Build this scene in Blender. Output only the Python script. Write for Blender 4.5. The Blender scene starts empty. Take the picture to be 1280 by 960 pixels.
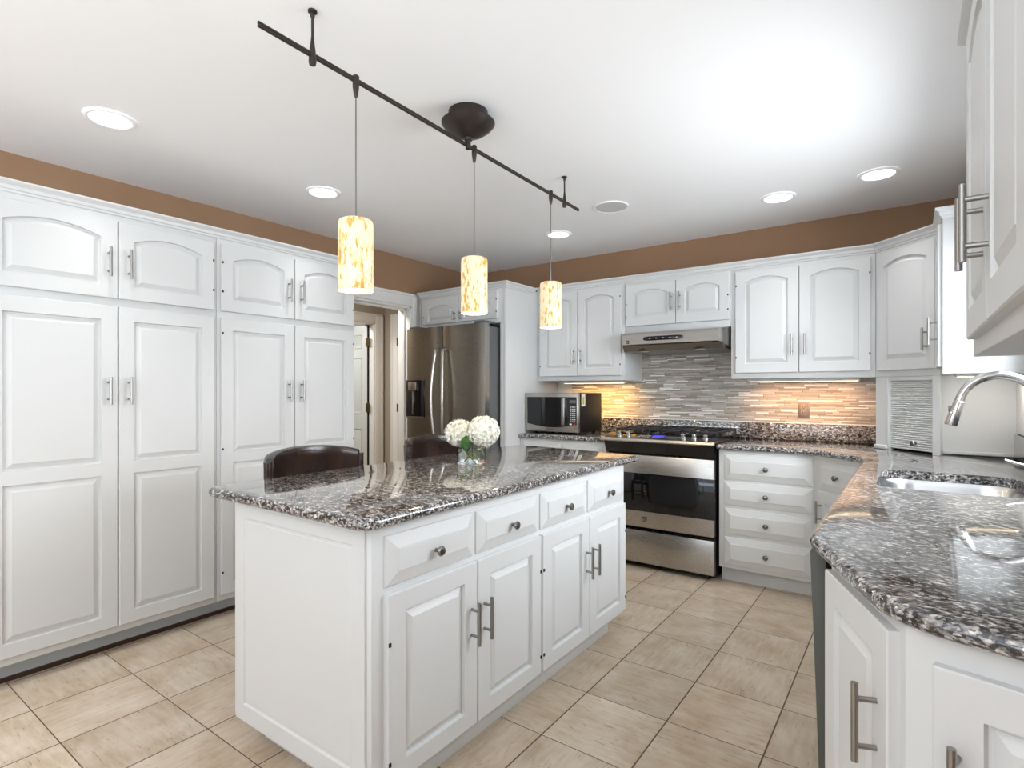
import bpy, bmesh, math, random
from mathutils import Vector, Matrix
random.seed(7)
R = math.radians
S = bpy.context.scene
COL = S.collection

# ------------------------------------------------------------------ camera, world, exposure
cam = bpy.data.cameras.new('camera'); camo = bpy.data.objects.new('camera', cam); COL.objects.link(camo)
cam.sensor_width = 36; cam.lens = 690.5 * 36 / 1280; cam.shift_y = 9 / 1280; cam.clip_start = .02
camo.location = (0, 0, 1.25); camo.rotation_euler = (R(90), 0, R(35.83))
S.camera = camo
S.view_settings.view_transform = 'Standard'; S.view_settings.look = 'None'
S.view_settings.exposure = 0.52; S.view_settings.gamma = 1; S.view_settings.use_curve_mapping = False
W = bpy.data.worlds.new('world'); S.world = W; W.use_nodes = True
W.node_tree.nodes['Background'].inputs[0].default_value = (.80, .90, 1, 1)
W.node_tree.nodes['Background'].inputs[1].default_value = 1.3
S.cycles.max_bounces = 14; S.cycles.diffuse_bounces = 10; S.cycles.glossy_bounces = 5
S.cycles.transmission_bounces = 8; S.cycles.use_denoising = True
S.cycles.caustics_reflective = False; S.cycles.caustics_refractive = True
S.cycles.sample_clamp_indirect = 6

def area(name, loc, rot, sx, sy, power, col=(1, 1, 1), shape='RECTANGLE', spread=180):
    l = bpy.data.lights.new(name, 'AREA'); l.shape = shape; l.size = sx
    if shape in ('RECTANGLE', 'ELLIPSE'): l.size_y = sy
    l.energy = power; l.color = col; l.spread = R(spread)
    o = bpy.data.objects.new(name, l); COL.objects.link(o); o.location = loc; o.rotation_euler = rot
    return o
P_REAR, P_RIGHT, P_CAN, P_HALL, P_UNDER = 60, 27, .8, 20, 1.9
area('rear_window_daylight', (-1.6, -2.42, 1.35), (R(163), 0, 0), 3.2, 1.9, P_REAR, (.84, .92, 1))
area('sink_window_daylight', (.49, 2.60, 1.60), (0, R(73.5), 0), .9, 1.26, P_RIGHT, (.90, .95, 1), spread=150)
area('added_side_fill', (.50, -1.05, 1.45), (0, R(150), 0), 1.1, 1.9, 66, (.86, .93, 1))  # added side fill for the island and pantry fronts
for qx, qy in ((-2.7, -1.3), (-.5, -1.3), (-2.7, -.2), (-1.5, -.5)):
    area('added_fill_behind_viewpoint', (qx, qy, 2.42), (0, 0, 0), .5, .5, 3, (1, 1, 1), spread=80)  # unseen fill lights added behind the viewpoint, no fixtures built
area('hall_fill_light', (-4.35, 2.9, 2.40), (0, 0, 0), .4, .4, P_HALL, (1, .94, .86))  # unseen fill light added for the hall
area('hall_room_light', (-5.8, 3.4, 2.40), (0, 0, 0), .4, .4, P_HALL * .8, (1, .98, .95))

# ------------------------------------------------------------------ materials
def mat(name, col=(.8, .8, .8), rough=.5, metal=0, spec=.5, coat=0, trans=0, emit=None, es=0, ior=1.45):
    m = bpy.data.materials.new(name); m.use_nodes = True
    b = m.node_tree.nodes['Principled BSDF']; i = b.inputs
    i['Base Color'].default_value = (*col, 1); i['Roughness'].default_value = rough; i['Metallic'].default_value = metal
    i['Specular IOR Level'].default_value = spec; i['Coat Weight'].default_value = coat; i['Coat Roughness'].default_value = .04
    i['Transmission Weight'].default_value = trans; i['IOR'].default_value = ior
    if emit: i['Emission Color'].default_value = (*emit, 1); i['Emission Strength'].default_value = es
    return m
class NT:
    def __init__(s, m): s.t = m.node_tree; s.b = s.t.nodes['Principled BSDF']
    def n(s, typ, **kw):
        x = s.t.nodes.new('ShaderNode' + typ)
        for k, v in kw.items(): setattr(x, k, v)
        return x
    def l(s, a, b): s.t.links.new(a, b)
    def math(s, op, a, b=None, c=None):
        x = s.n('Math', operation=op)
        for k, v in enumerate((a, b, c)):
            if v is None: continue
            if isinstance(v, (int, float)): x.inputs[k].default_value = v
            else: s.l(v, x.inputs[k])
        return x.outputs[0]
    def pos(s, scale=(1, 1, 1), obj=False, rot=(0, 0, 0)):
        src = s.n('TexCoord').outputs['Object'] if obj else s.n('NewGeometry').outputs['Position']
        mp = s.n('Mapping'); mp.inputs['Scale'].default_value = scale; mp.inputs['Rotation'].default_value = rot
        s.l(src, mp.inputs[0]); return mp.outputs[0]
    def noise(s, vec, scale, detail=3, rough=.5, out='Fac'):
        x = s.n('TexNoise'); x.inputs['Scale'].default_value = scale; x.inputs['Detail'].default_value = detail
        x.inputs['Roughness'].default_value = rough; s.l(vec, x.inputs['Vector']); return x.outputs[out]
    def ramp(s, fac, stops, interp='LINEAR'):
        x = s.n('ValToRGB'); e = x.color_ramp; e.interpolation = interp
        while len(e.elements) < len(stops): e.elements.new(.5)
        for q, (p, c) in zip(e.elements, stops):
            q.position = p; q.color = (*c, 1) if len(c) == 3 else c
        s.l(fac, x.inputs[0]); return x.outputs[0]
    def mix(s, fac, a, b, blend='MIX'):
        x = s.n('Mix', data_type='RGBA', blend_type=blend)
        for k, v in ((0, fac), (6, a), (7, b)):
            if isinstance(v, (int, float)): x.inputs[k].default_value = v
            elif isinstance(v, tuple): x.inputs[k].default_value = (*v, 1)
            else: s.l(v, x.inputs[k])
        return x.outputs[2]
    def bump(s, h, strength=.2, dist=.001):
        x = s.n('Bump'); x.inputs['Strength'].default_value = strength; x.inputs['Distance'].default_value = dist
        s.l(h, x.inputs['Height']); s.l(x.outputs[0], s.b.inputs['Normal'])
    def base(s, c): s.l(c, s.b.inputs['Base Color'])
    def rough(s, c): s.l(c, s.b.inputs['Roughness'])

M = {}
M['white'] = mat('white_cabinet_paint', (.615, .625, .625), .45, coat=.0)
M['trimwhite'] = mat('white_trim_paint', (.78, .78, .76), .35)
M['cream'] = mat('cream_paint', (.70, .66, .58), .5)
M['ceiling'] = mat('ceiling_paint', (.92, .925, .93), .9, spec=.2)
M['brown'] = mat('brown_wall_paint', (.30, .183, .110), .75, spec=.25)
t = NT(M['brown']); t.base(t.ramp(t.noise(t.pos(), 2.2, 2), [(.35, (.30, .182, .108)), (.65, (.322, .197, .118))])); t.bump(t.noise(t.pos(), 160, 2), .12)
M['beige'] = mat('beige_hall_paint', (.40, .36, .30), .8)
M['nickel'] = mat('brushed_nickel', (.34, .33, .315), .34, 1)
M['darknickel'] = mat('dark_nickel', (.25, .24, .23), .25, 1)
M['chrome'] = mat('faucet_nickel', (.62, .61, .60), .18, 1)
M['bronze'] = mat('dark_bronze', (.055, .045, .04), .35, .7)
M['brass'] = mat('aged_hinge_bronze', (.16, .10, .05), .4, .8)
M['black'] = mat('black_plastic', (.010, .010, .011), .5, spec=.3)
M['blackglass'] = mat('black_glass', (.006, .006, .007), .04, spec=.6)
M['iron'] = mat('cast_iron', (.02, .02, .022), .45)
M['steel'] = mat('brushed_steel', (.46, .44, .415), .26, 1)
t = NT(M['steel']); t.rough(t.ramp(t.noise(t.pos((2, 2, 300)), 14, 3), [(.3, (.24,) * 3), (.7, (.32,) * 3)]))
M['darksteel'] = mat('dark_stainless', (.30, .275, .235), .26, 1)
t = NT(M['darksteel']); t.rough(t.ramp(t.noise(t.pos((2, 2, 300)), 14, 3), [(.3, (.25,) * 3), (.7, (.31,) * 3)]))
M['greymetal'] = mat('grey_appliance_side', (.14, .145, .15), .45, .3)
M['dwgrey'] = mat('dishwasher_edge', (.075, .077, .068), .5, .0)
M['toe'] = mat('toe_kick_paint', (.42, .46, .48), .5)
M['sink'] = mat('sink_steel', (.66, .67, .69), .24, 1)
M['glass'] = mat('clear_glass', (.96, .98, .98), .01, trans=1, ior=1.45)
M['pane'] = mat('window_pane', (1, 1, 1), 0, trans=1, ior=1.02)
M['water'] = mat('water', (.97, 1, .98), 0, trans=1, ior=1.33)
M['petal'] = mat('white_petals', (.82, .83, .74), .6)
t = NT(M['petal']); t.base(t.ramp(t.noise(t.pos(), 60, 2), [(.3, (.72, .76, .60)), (.5, (.84, .84, .77)), (.75, (.88, .86, .80))]))
t.b.inputs['Subsurface Weight'].default_value = .0
M['stem'] = mat('green_stem', (.50, .64, .10), .5)
M['leaf'] = mat('green_leaf', (.035, .13, .02), .4)
M['leather'] = mat('dark_brown_leather', (.022, .013, .011), .27, coat=.2)
t = NT(M['leather']); t.base(t.ramp(t.noise(t.pos(), 9, 4), [(.35, (.016, .011, .010)), (.7, (.036, .019, .014))])); t.bump(t.noise(t.pos(), 190, 2), .25)
M['wood'] = mat('dark_stool_wood', (.045, .022, .013), .35)
M['speaker'] = mat('speaker_grille', (.60, .60, .60), .7)
M['lamp'] = mat('lamp_diffuser', (1, 1, 1), .5, emit=(1, .98, .95), es=6)
M['warmlamp'] = mat('warm_diffuser', (1, 1, 1), .5, emit=(1, .74, .42), es=2.2)
M['display'] = mat('blue_display', (.01, .01, .05), .2, emit=(.06, .06, .9), es=.7)
M['outlet'] = mat('outlet_plate', (.26, .20, .16), .35, .6)
M['socket'] = mat('outlet_socket', (.30, .25, .20), .4)
M['sticker'] = mat('sticker_white', (.85, .86, .80), .5)
M['stickergreen'] = mat('sticker_green', (.45, .55, .05), .5)
M['button'] = mat('keypad_white', (.55, .55, .55), .5)
M['red'] = mat('keypad_red', (.6, .03, .03), .5)
M['yellow'] = mat('yellow_marker', (.80, .42, .03), .4)
M['doorpaint'] = mat('hall_door_paint', (.62, .66, .65), .4)

# granite: tight grains of black, grey, tan and white, drawn out a little along x
g = mat('granite', (.3, .3, .3), .05, spec=.65, coat=.4); M['granite'] = g; t = NT(g)
p = t.pos((1, 1, 1)); pw = t.pos((.75, 1.25, 1.25), rot=(0, 0, R(36)))
v = t.n('TexVoronoi'); v.inputs['Scale'].default_value = 170; t.l(pw, v.inputs['Vector'])
sep = t.n('SeparateColor'); t.l(v.outputs['Color'], sep.inputs[0])
big = t.noise(pw, 72, 4, .6); cloud = t.noise(p, 6, 3)
f1 = t.math('ADD', t.math('MULTIPLY', t.math('SUBTRACT', sep.outputs[0], .5), .50), t.math('MULTIPLY', t.math('SUBTRACT', big, .5), 1.5))
f1 = t.math('ADD', t.math('ADD', f1, .475), t.math('MULTIPLY', t.math('SUBTRACT', cloud, .5), .30))
c1 = t.ramp(f1, [(.12, (.012, .011, .012)), (.36, (.038, .037, .037)), (.48, (.15, .142, .136)), (.60, (.27, .258, .25)), (.74, (.46, .44, .425)), (.90, (.75, .73, .71))])
t.base(c1)

# floor: square tiles with dark grout, streaks running one way or the other tile by tile
f = mat('floor_tile', (.5, .4, .3), .3, spec=.4); M['floor'] = f; t = NT(f)
gp = t.n('SeparateXYZ'); t.l(t.n('NewGeometry').outputs['Position'], gp.inputs[0])
ux = t.math('DIVIDE', t.math('SUBTRACT', gp.outputs[0], -.41), .340); uy = t.math('DIVIDE', t.math('SUBTRACT', gp.outputs[1], 2.04), .347)
fx = t.math('FRACT', ux); fy = t.math('FRACT', uy)
ex = t.math('MINIMUM', fx, t.math('SUBTRACT', 1, fx)); ey = t.math('MINIMUM', fy, t.math('SUBTRACT', 1, fy))
gr = t.math('MAXIMUM', t.math('LESS_THAN', ex, .0080), t.math('LESS_THAN', ey, .0055))
cell = t.n('CombineXYZ'); t.l(t.math('FLOOR', ux), cell.inputs[0]); t.l(t.math('FLOOR', uy), cell.inputs[1])
wn = t.n('TexWhiteNoise', noise_dimensions='3D'); t.l(cell.outputs[0], wn.inputs['Vector'])
ws = t.n('SeparateColor'); t.l(wn.outputs['Color'], ws.inputs[0])
off = t.n('VectorMath', operation='SCALE'); t.l(wn.outputs['Color'], off.inputs[0]); off.inputs['Scale'].default_value = 40
def streak(sc):
    a = t.n('VectorMath', operation='ADD'); t.l(t.pos(sc), a.inputs[0]); t.l(off.outputs[0], a.inputs[1]); return a.outputs[0]
sa, sb = streak((9, 60, 1)), streak((60, 9, 1))
pick = t.math('GREATER_THAN', ws.outputs[0], .5)
def both(scale, det):
    na, nb = t.noise(sa, scale, det, .6), t.noise(sb, scale, det, .6)
    m = t.n('Mix'); t.l(pick, m.inputs[0]); t.l(na, m.inputs[2]); t.l(nb, m.inputs[3]); return m.outputs[0]
s1 = both(1.0, 4); s2 = both(2.2, 3)
blot = t.noise(streak((1, 1, 1)), 5, 4, .55)
fac = t.math('ADD', t.math('MULTIPLY', s1, .40), t.math('MULTIPLY', blot, .60))
tc = t.ramp(fac, [(.30, (.385, .295, .20)), (.45, (.475, .385, .285)), (.56, (.53, .445, .35)), (.70, (.59, .52, .435))])
dark = t.ramp(s2, [(.31, (1, 1, 1)), (.37, (0, 0, 0))])
tc = t.mix(t.math('MULTIPLY', dark, .5), tc, (.16, .10, .06))
tone = t.math('ADD', .90, t.math('MULTIPLY', ws.outputs[1], .14))
vm = t.n('VectorMath', operation='SCALE'); t.l(tc, vm.inputs[0]); t.l(tone, vm.inputs['Scale'])
t.base(t.mix(gr, vm.outputs[0], (.085, .055, .035)))
t.rough(t.math('ADD', .26, t.math('MULTIPLY', gr, .5)))
t.bump(t.math('SUBTRACT', t.math('MULTIPLY', s1, .2), gr), .35, .002)

# backsplash: thin linear mosaic strips of stone and glass
b_ = mat('linear_mosaic', (.4, .4, .4), .2); M['mosaic'] = b_; t = NT(b_)
sp = t.n('SeparateXYZ'); t.l(t.n('NewGeometry').outputs['Position'], sp.inputs[0])
rowf = t.math('DIVIDE', sp.outputs[2], .0092); row = t.math('FLOOR', rowf); rfr = t.math('FRACT', rowf)
rw = t.n('TexWhiteNoise', noise_dimensions='1D'); t.l(row, rw.inputs['W'])
xs = t.math('ADD', t.math('DIVIDE', sp.outputs[0], .120), t.math('MULTIPLY', rw.outputs['Value'], 9))
xs = t.math('ADD', xs, t.math('MULTIPLY', t.math('SINE', t.math('ADD', t.math('MULTIPLY', sp.outputs[0], 17), t.math('MULTIPLY', row, 2.1))), .22))
xc = t.math('FLOOR', xs); xfr = t.math('FRACT', xs)
cb = t.n('CombineXYZ'); t.l(row, cb.inputs[0]); t.l(xc, cb.inputs[1])
w2 = t.n('TexWhiteNoise', noise_dimensions='3D'); t.l(cb.outputs[0], w2.inputs['Vector'])
cc = t.ramp(w2.outputs['Value'], [(0, (.30, .265, .225)), (.25, (.40, .365, .32)), (.5, (.48, .45, .40)), (.75, (.57, .54, .50)), (.90, (.86, .84, .80))], 'CONSTANT')
gm = t.math('MAXIMUM', t.math('LESS_THAN', rfr, .13), t.math('LESS_THAN', xfr, .02))
t.base(t.mix(gm, cc, (.15, .12, .10)))
w2s = t.n('SeparateColor'); t.l(w2.outputs['Color'], w2s.inputs[0])
t.rough(t.math('ADD', .10, t.math('MULTIPLY', w2s.outputs[1], .35)))
t.bump(t.math('ADD', t.math('MULTIPLY', w2s.outputs[2], .5), t.math('SUBTRACT', 1, gm)), .5, .002)

# pendant shades: cream glass with ochre flecks, lit from inside
sh = mat('cream_art_glass', (.8, .7, .5), .3); M['shade'] = sh; t = NT(sh)
pp = t.pos((1, 1, .38)); fl = t.noise(pp, 80, 2, .5); wave = t.noise(pp, 22, 2)
fk = t.math('ADD', fl, t.math('MULTIPLY', t.math('SUBTRACT', wave, .5), .5))
cs = t.ramp(fk, [(.50, (1, .84, .58)), (.57, (.95, .68, .30)), (.66, (.66, .38, .08))])
vs_ = t.n('VectorMath', operation='SCALE'); t.l(cs, vs_.inputs[0]); vs_.inputs['Scale'].default_value = .5; t.base(vs_.outputs[0]); t.l(cs, t.b.inputs['Emission Color']); t.b.inputs['Emission Strength'].default_value = .40

# ------------------------------------------------------------------ mesh helper
class MB:
    def __init__(s): s.b = bmesh.new()
    def face(s, vs):
        try: return s.b.faces.new(vs)
        except ValueError: return None
    def box(s, x0, x1, y0, y1, z0, z1, bev=0, seg=2):
        r = bmesh.ops.create_cube(s.b, size=1)
        for v in r['verts']:
            v.co = Vector((x0 if v.co.x < 0 else x1, y0 if v.co.y < 0 else y1, z0 if v.co.z < 0 else z1))
        if bev:
            es = {e for v in r['verts'] for e in v.link_edges}
            bmesh.ops.bevel(s.b, geom=list(es), offset=bev, segments=seg, affect='EDGES', profile=.5)
        return s
    def rings(s, rings, cap0=True, cap1=True, closed=True):
        vs = [[s.b.verts.new(p) for p in r] for r in rings]; n = len(vs[0])
        for a, b in zip(vs, vs[1:]):
            for k in range(n if closed else n - 1):
                s.face((a[k], a[(k + 1) % n], b[(k + 1) % n], b[k]))
        if cap0: s.face(list(reversed(vs[0])))
        if cap1: s.face(vs[-1])
        return vs
    def lathe(s, prof, n=32, c=(0, 0, 0), axis='Z', cap0=True, cap1=True):
        def pt(r, h, a):
            x, y = r * math.cos(a), r * math.sin(a)
            q = (x, y, h) if axis == 'Z' else ((h, x, y) if axis == 'X' else (y, h, x))
            return (q[0] + c[0], q[1] + c[1], q[2] + c[2])
        s.rings([[pt(r, h, 2 * math.pi * k / n) for k in range(n)] for r, h in prof], cap0, cap1); return s
    def tube(s, path, rad, n=12, cap=True, flat=None):
        P = [Vector(p) for p in path]; N = len(P); rad = rad if isinstance(rad, (list, tuple)) else [rad] * N
        T = [(P[min(i + 1, N - 1)] - P[max(i - 1, 0)]).normalized() for i in range(N)]
        u = T[0].orthogonal().normalized() if flat is None else Vector(flat[0]).normalized()
        rs = []
        for i in range(N):
            u = (u - T[i] * u.dot(T[i])).normalized(); w = T[i].cross(u)
            k2 = 1 if flat is None else flat[1]
            rs.append([P[i] + rad[i] * (u * math.cos(2 * math.pi * k / n) * k2 + w * math.sin(2 * math.pi * k / n)) for k in range(n)])
        s.rings(rs, cap, cap); return s
    def cyl(s, a, b, r, n=16): return s.tube([a, b], r, n)
    def prism(s, poly, z0, z1):
        s.rings([[(x, y, z0) for x, y in poly], [(x, y, z1) for x, y in poly]]); return s
    def ext(s, poly, axis, a0, a1):      # polygon in the plane across the axis, drawn out along it
        f_ = (lambda p, h: (h, p[0], p[1])) if axis == 'X' else (lambda p, h: (p[0], h, p[1]))
        s.rings([[f_(p, a0) for p in poly], [f_(p, a1) for p in poly]]); return s
    def sphere(s, c, r, sc=(1, 1, 1), u=16, v=10):
        q = bmesh.ops.create_uvsphere(s.b, u_segments=u, v_segments=v, radius=r)
        for w in q['verts']: w.co = Vector((w.co.x * sc[0] + c[0], w.co.y * sc[1] + c[1], w.co.z * sc[2] + c[2]))
        return s
    def xf(s, m):
        for v in s.b.verts: v.co = m @ v.co
        return s
    def build(s, name, m, parent=None, loc=None, rot=None, smooth=35):
        bmesh.ops.recalc_face_normals(s.b, faces=s.b.faces[:])
        me = bpy.data.meshes.new(name); s.b.to_mesh(me); s.b.free()
        if smooth:
            for p_ in me.polygons: p_.use_smooth = True
            me.set_sharp_from_angle(angle=R(smooth))
        me.materials.append(m if not isinstance(m, str) else M[m])
        o = bpy.data.objects.new(name, me); COL.objects.link(o)
        if parent: o.parent = parent
        if loc: o.location = loc
        if rot: o.rotation_euler = rot
        return o

def tag(o, label, cat, group=None):
    o['label'] = label; o['category'] = cat
    if group: o['group'] = group
    return o
def thing(name, label, cat, loc=(0, 0, 0), rz=0, group=None):
    o = bpy.data.objects.new(name, None); COL.objects.link(o); o.location = loc; o.rotation_euler = (0, 0, rz)
    o.empty_display_size = .1
    return tag(o, label, cat, group)
def struct(name, mb, m, label=None, smooth=35):
    o = mb.build(name, m, smooth=smooth); o['kind'] = 'structure'
    if label: o['label'] = label
    return o

# ------------------------------------------------------------------ room shell
CH = 2.44; XL = -3.645; YB = 4.35; XR = .455; YF = -2.5
struct('floor', MB().box(-7.0, .7, -2.7, 5.4, -.05, 0), 'floor', 'beige square tile floor with dark grout', 0)
struct('ceiling', MB().box(-7.0, .7, -2.7, 5.4, CH, CH + .08), 'ceiling', 'plain white ceiling', 0)
w = MB(); w.box(XL - .14, XL, YF - .15, 2.56, 0, CH); w.box(XL - .14, XL, 3.50, YB + .12, 0, CH); w.box(XL - .14, XL, 2.56, 3.50, 2.01, CH)
struct('wall_left', w, 'brown', 'brown painted wall above the tall cabinets', 0)
struct('wall_back', MB().box(XL, XR + .14, YB, YB + .12, 0, CH), 'brown', 'brown painted wall above the range', 0)
w = MB(); WY0, WY1, WZ0, WZ1 = 1.92, 3.28, 1.10, 2.10
w.box(XR, XR + .14, YF - .15, -2.05, 0, CH); w.box(XR, XR + .14, -.05, WY0, 0, CH); w.box(XR, XR + .14, -2.05, -.05, 0, .85); w.box(XR, XR + .14, -2.05, -.05, 2.05, CH); w.box(XR, XR + .14, WY1, YB, 0, CH); w.box(XR, XR + .14, WY0, WY1, 0, WZ0); w.box(XR, XR + .14, WY0, WY1, WZ1, CH)
struct('wall_right', w, 'brown', 'brown painted wall behind the sink', 0)
w = MB(); w.box(XL, XR, YF - .12, YF, 0, .35); w.box(XL, XR, YF - .12, YF, 2.3, CH); w.box(XL, -3.25, YF - .12, YF, .35, 2.3); w.box(.05, XR, YF - .12, YF, .35, 2.3)
struct('wall_rear', w, 'trimwhite', 'beige wall with a wide window facing the cabinets', 0)
w = MB()
for x0, x1, z0, z1 in ((-3.25, .05, .35, .41), (-3.25, .05, 2.24, 2.3), (-3.25, -3.19, .35, 2.3), (-.01, .05, .35, 2.3), (-2.19, -2.13, .35, 2.3), (-1.07, -1.01, .35, 2.3)):
    w.box(x0, x1, YF - .09, YF - .03, z0, z1, .004)
struct('window_2', w, 'trimwhite', 'wide white framed window behind the viewpoint')
w = MB()
for y0, y1, z0, z1 in ((WY0, WY1, WZ0, WZ0 + .05), (WY0, WY1, WZ1 - .05, WZ1), (WY0, WY0 + .05, WZ0, WZ1), (WY1 - .05, WY1, WZ0, WZ1), (2.555, 2.605, WZ0, WZ1)):
    w.box(XR + .05, XR + .10, y0, y1, z0, z1, .004)
for y0, y1, z0, z1 in ((WY0 - .07, WY0, WZ0 - .07, WZ1 + .07), (WY1, 3.3975, WZ0 - .07, WZ1 + .07), (3.3975, 3.849, 1.032, 1.333), (WY0, WY1, WZ1, WZ1 + .07), (WY0, WY1, WZ0 - .07, WZ0)):
    w.box(XR - .012, XR + .0, y0, y1, z0, z1, .003)
win = struct('window_1', w, 'trimwhite', 'white window over the sink')
MB().box(XR + .07, XR + .074, WY0 + .05, WY1 - .05, WZ0 + .05, WZ1 - .05).build('pane', 'pane', win, smooth=0)
w = MB()
for y0, y1, z0, z1 in ((-2.05, -.05, .85, .91), (-2.05, -.05, 1.99, 2.05), (-2.05, -1.99, .85, 2.05), (-.11, -.05, .85, 2.05), (-1.08, -1.02, .85, 2.05)):
    w.box(XR + .08, XR + .12, y0, y1, z0, z1, .004)
struct('added_fill_window', w, 'trimwhite', 'added white framed side window behind the viewpoint, an opening for fill light')  # unseen window added to give the side fill an opening
# doorway casing and reveal
w = MB(); cx = XL + .018
w.box(XL, cx, 3.50, 3.615, 0, 2.118, .004); w.box(XL, cx, 2.45, 2.56, 0, 2.118, .004); w.box(XL, cx, 2.56, 3.50, 2.01, 2.118, .004)
w.box(XL, cx + .008, 3.595, 3.618, 0, 2.118, .003); w.box(XL, cx + .008, 2.45, 3.618, 2.098, 2.121, .003)
w.box(XL - .15, XL + .001, 3.482, 3.503, 0, 2.012, .002); w.box(XL - .15, XL + .001, 2.556, 2.578, 0, 2.012, .002); w.box(XL - .15, XL + .001, 2.56, 3.50, 1.992, 2.012, .002)
w.box(XL - .10, XL - .06, 3.470, 3.484, 0, 2.0, .002); w.box(XL - .10, XL - .06, 2.578, 3.484, 1.978, 1.994, .002)
struct('trim_1', w, 'trimwhite', 'white casing around the doorway to the hall')
struct('wall_hall_far', (lambda w: (w.box(-5.12, -4.98, .8, 3.40, 0, CH), w.box(-5.12, -4.98, 4.21, 4.49, 0, CH), w.box(-5.12, -4.98, 3.40, 4.21, 2.03, CH), w)[-1])(MB()), 'beige', 'beige hall wall with an open doorway', 0)
struct('wall_hall_end', (lambda w: (w.box(-6.9, -4.735, YB, YB + .14, 0, CH), w.box(-3.93, XL - .14, YB, YB + .14, 0, CH), w.box(-4.735, -3.93, YB, YB + .14, 2.03, CH), w)[-1])(MB()), 'beige', 'beige wall at the end of the hall', 0)
struct('wall_hall_near', MB().box(-6.9, XL - .14, .68, .8, 0, CH), 'beige', None, 0)
struct('wall_hall_room', MB().box(-6.9, -6.8, .8, YB, 0, CH), 'beige', None, 0)
w = MB(); fx_ = -4.962
w.box(-4.98, fx_, 4.21, 4.315, 0, 2.13, .004); w.box(-4.98, fx_, 3.295, 3.40, 0, 2.13, .004); w.box(-4.98, fx_, 3.40, 4.21, 2.03, 2.13, .004)
w.box(-4.98, fx_ + .008, 4.297, 4.318, 0, 2.13, .003); w.box(-4.98, fx_ + .008, 3.295, 4.318, 2.112, 2.133, .003)
w.box(-5.125, -4.975, 4.192, 4.212, 0, 2.032, .002); w.box(-5.125, -4.975, 3.398, 3.418, 0, 2.032, .002); w.box(-5.125, -4.975, 3.40, 4.21, 2.014, 2.033, .002)
struct('trim_2', w, 'trimwhite', 'white casing around the ajar hall door')
w = MB(); fy_ = YB - .018
w.box(-4.84, -4.735, fy_, YB, 0, 2.13, .004); w.box(-3.93, -3.825, fy_, YB, 0, 2.13, .004); w.box(-4.735, -3.93, fy_, YB, 2.03, 2.13, .004)
w.box(-4.843, -4.822, fy_ - .008, YB, 0, 2.13, .003)
struct('trim_3', w, 'trimwhite', 'white casing around the closed hall door')

def outline(xl, xr, zb, zt, rise, d, N):
    xc, hw = (xl + xr) / 2, (xr - xl) / 2
    pts = [(xl + d, zb + d), (xr - d, zb + d)]
    for k in range(N + 1):
        x = xr - d + (xl + d - (xr - d)) * k / N
        pts.append((x, zt - d + rise * (1 - ((x - xc) / hw) ** 2)))
    return pts
def outer(x0, x1, z0, z1, N): return [(x0, z0), (x1, z0)] + [(x1 + (x0 - x1) * k / N, z1) for k in range(N + 1)]
RAISED = ((0, 0), (.003, .013), (.009, .013), (.031, .002))
def panel_door(mb, w, h, cells, t_=.02, prof=RAISED, e=.003):
    """Raised panel door: local x across, z up, front at y = -t_."""
    n = len(cells); cuts = [0] + [(cells[k][3] + cells[k + 1][2]) / 2 for k in range(n - 1)] + [h]
    for k, (xl, xr, zb, zt, rise) in enumerate(cells):
        N = 14 if rise else 2
        z0, z1 = cuts[k], cuts[k + 1]; b0 = e if k == 0 else 0; b1 = e if k == n - 1 else 0
        rs = [[(x, 0, z) for x, z in outer(0, w, z0, z1, N)], [(x, -t_ + e, z) for x, z in outer(0, w, z0, z1, N)],
              [(x, -t_, z) for x, z in outer(e, w - e, z0 + b0, z1 - b1, N)]]
        for d, dep in prof: rs.append([(x, -t_ + dep, z) for x, z in outline(xl, xr, zb, zt, rise, d, N)])
        mb.rings(rs)
    return mb
def slab_drawer(mb, w, h, t_=.02, bev=.038, drop=.014):
    rs = []
    for d, y in ((0, 0), (0, -t_ + drop + .002), (.002, -t_ + drop), (bev * .93, -t_ + .0035), (bev * .96, -t_ + .0005), (bev, -t_)):
        rs.append([(d, y, d), (w - d, y, d), (w - d, y, h - d), (d, y, h - d)])
    mb.rings(rs); return mb
def pull(parent, x, z0, z1, off=-.02, r=.006, so=.034):
    mb = MB(); y = off - so
    mb.cyl((x, y, z0), (x, y, z1), r)
    d = (z1 - z0) * .2
    for z in (z0 + d, z1 - d): mb.cyl((x, off + .001, z), (x, y, z), r * .82, 12)
    return mb.build('handle', 'nickel', parent)
def knob(parent, x, z, off=-.02):
    mb = MB(); mb.lathe([(.007, 0), (.0055, -.012), (.007, -.016), (.0145, -.019), (.016, -.024), (.0125, -.029), (.005, -.031)], 20, (0, 0, 0), 'Y')
    mb.xf(Matrix.Translation((x, off, z))); return mb.build('knob', 'darknickel', parent)
def hinge_mark(parent, x, z):
    return MB().box(x - .004, x + .004, -.023, -.012, z - .006, z + .006, .001).build('hinge', 'black', parent)

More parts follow.
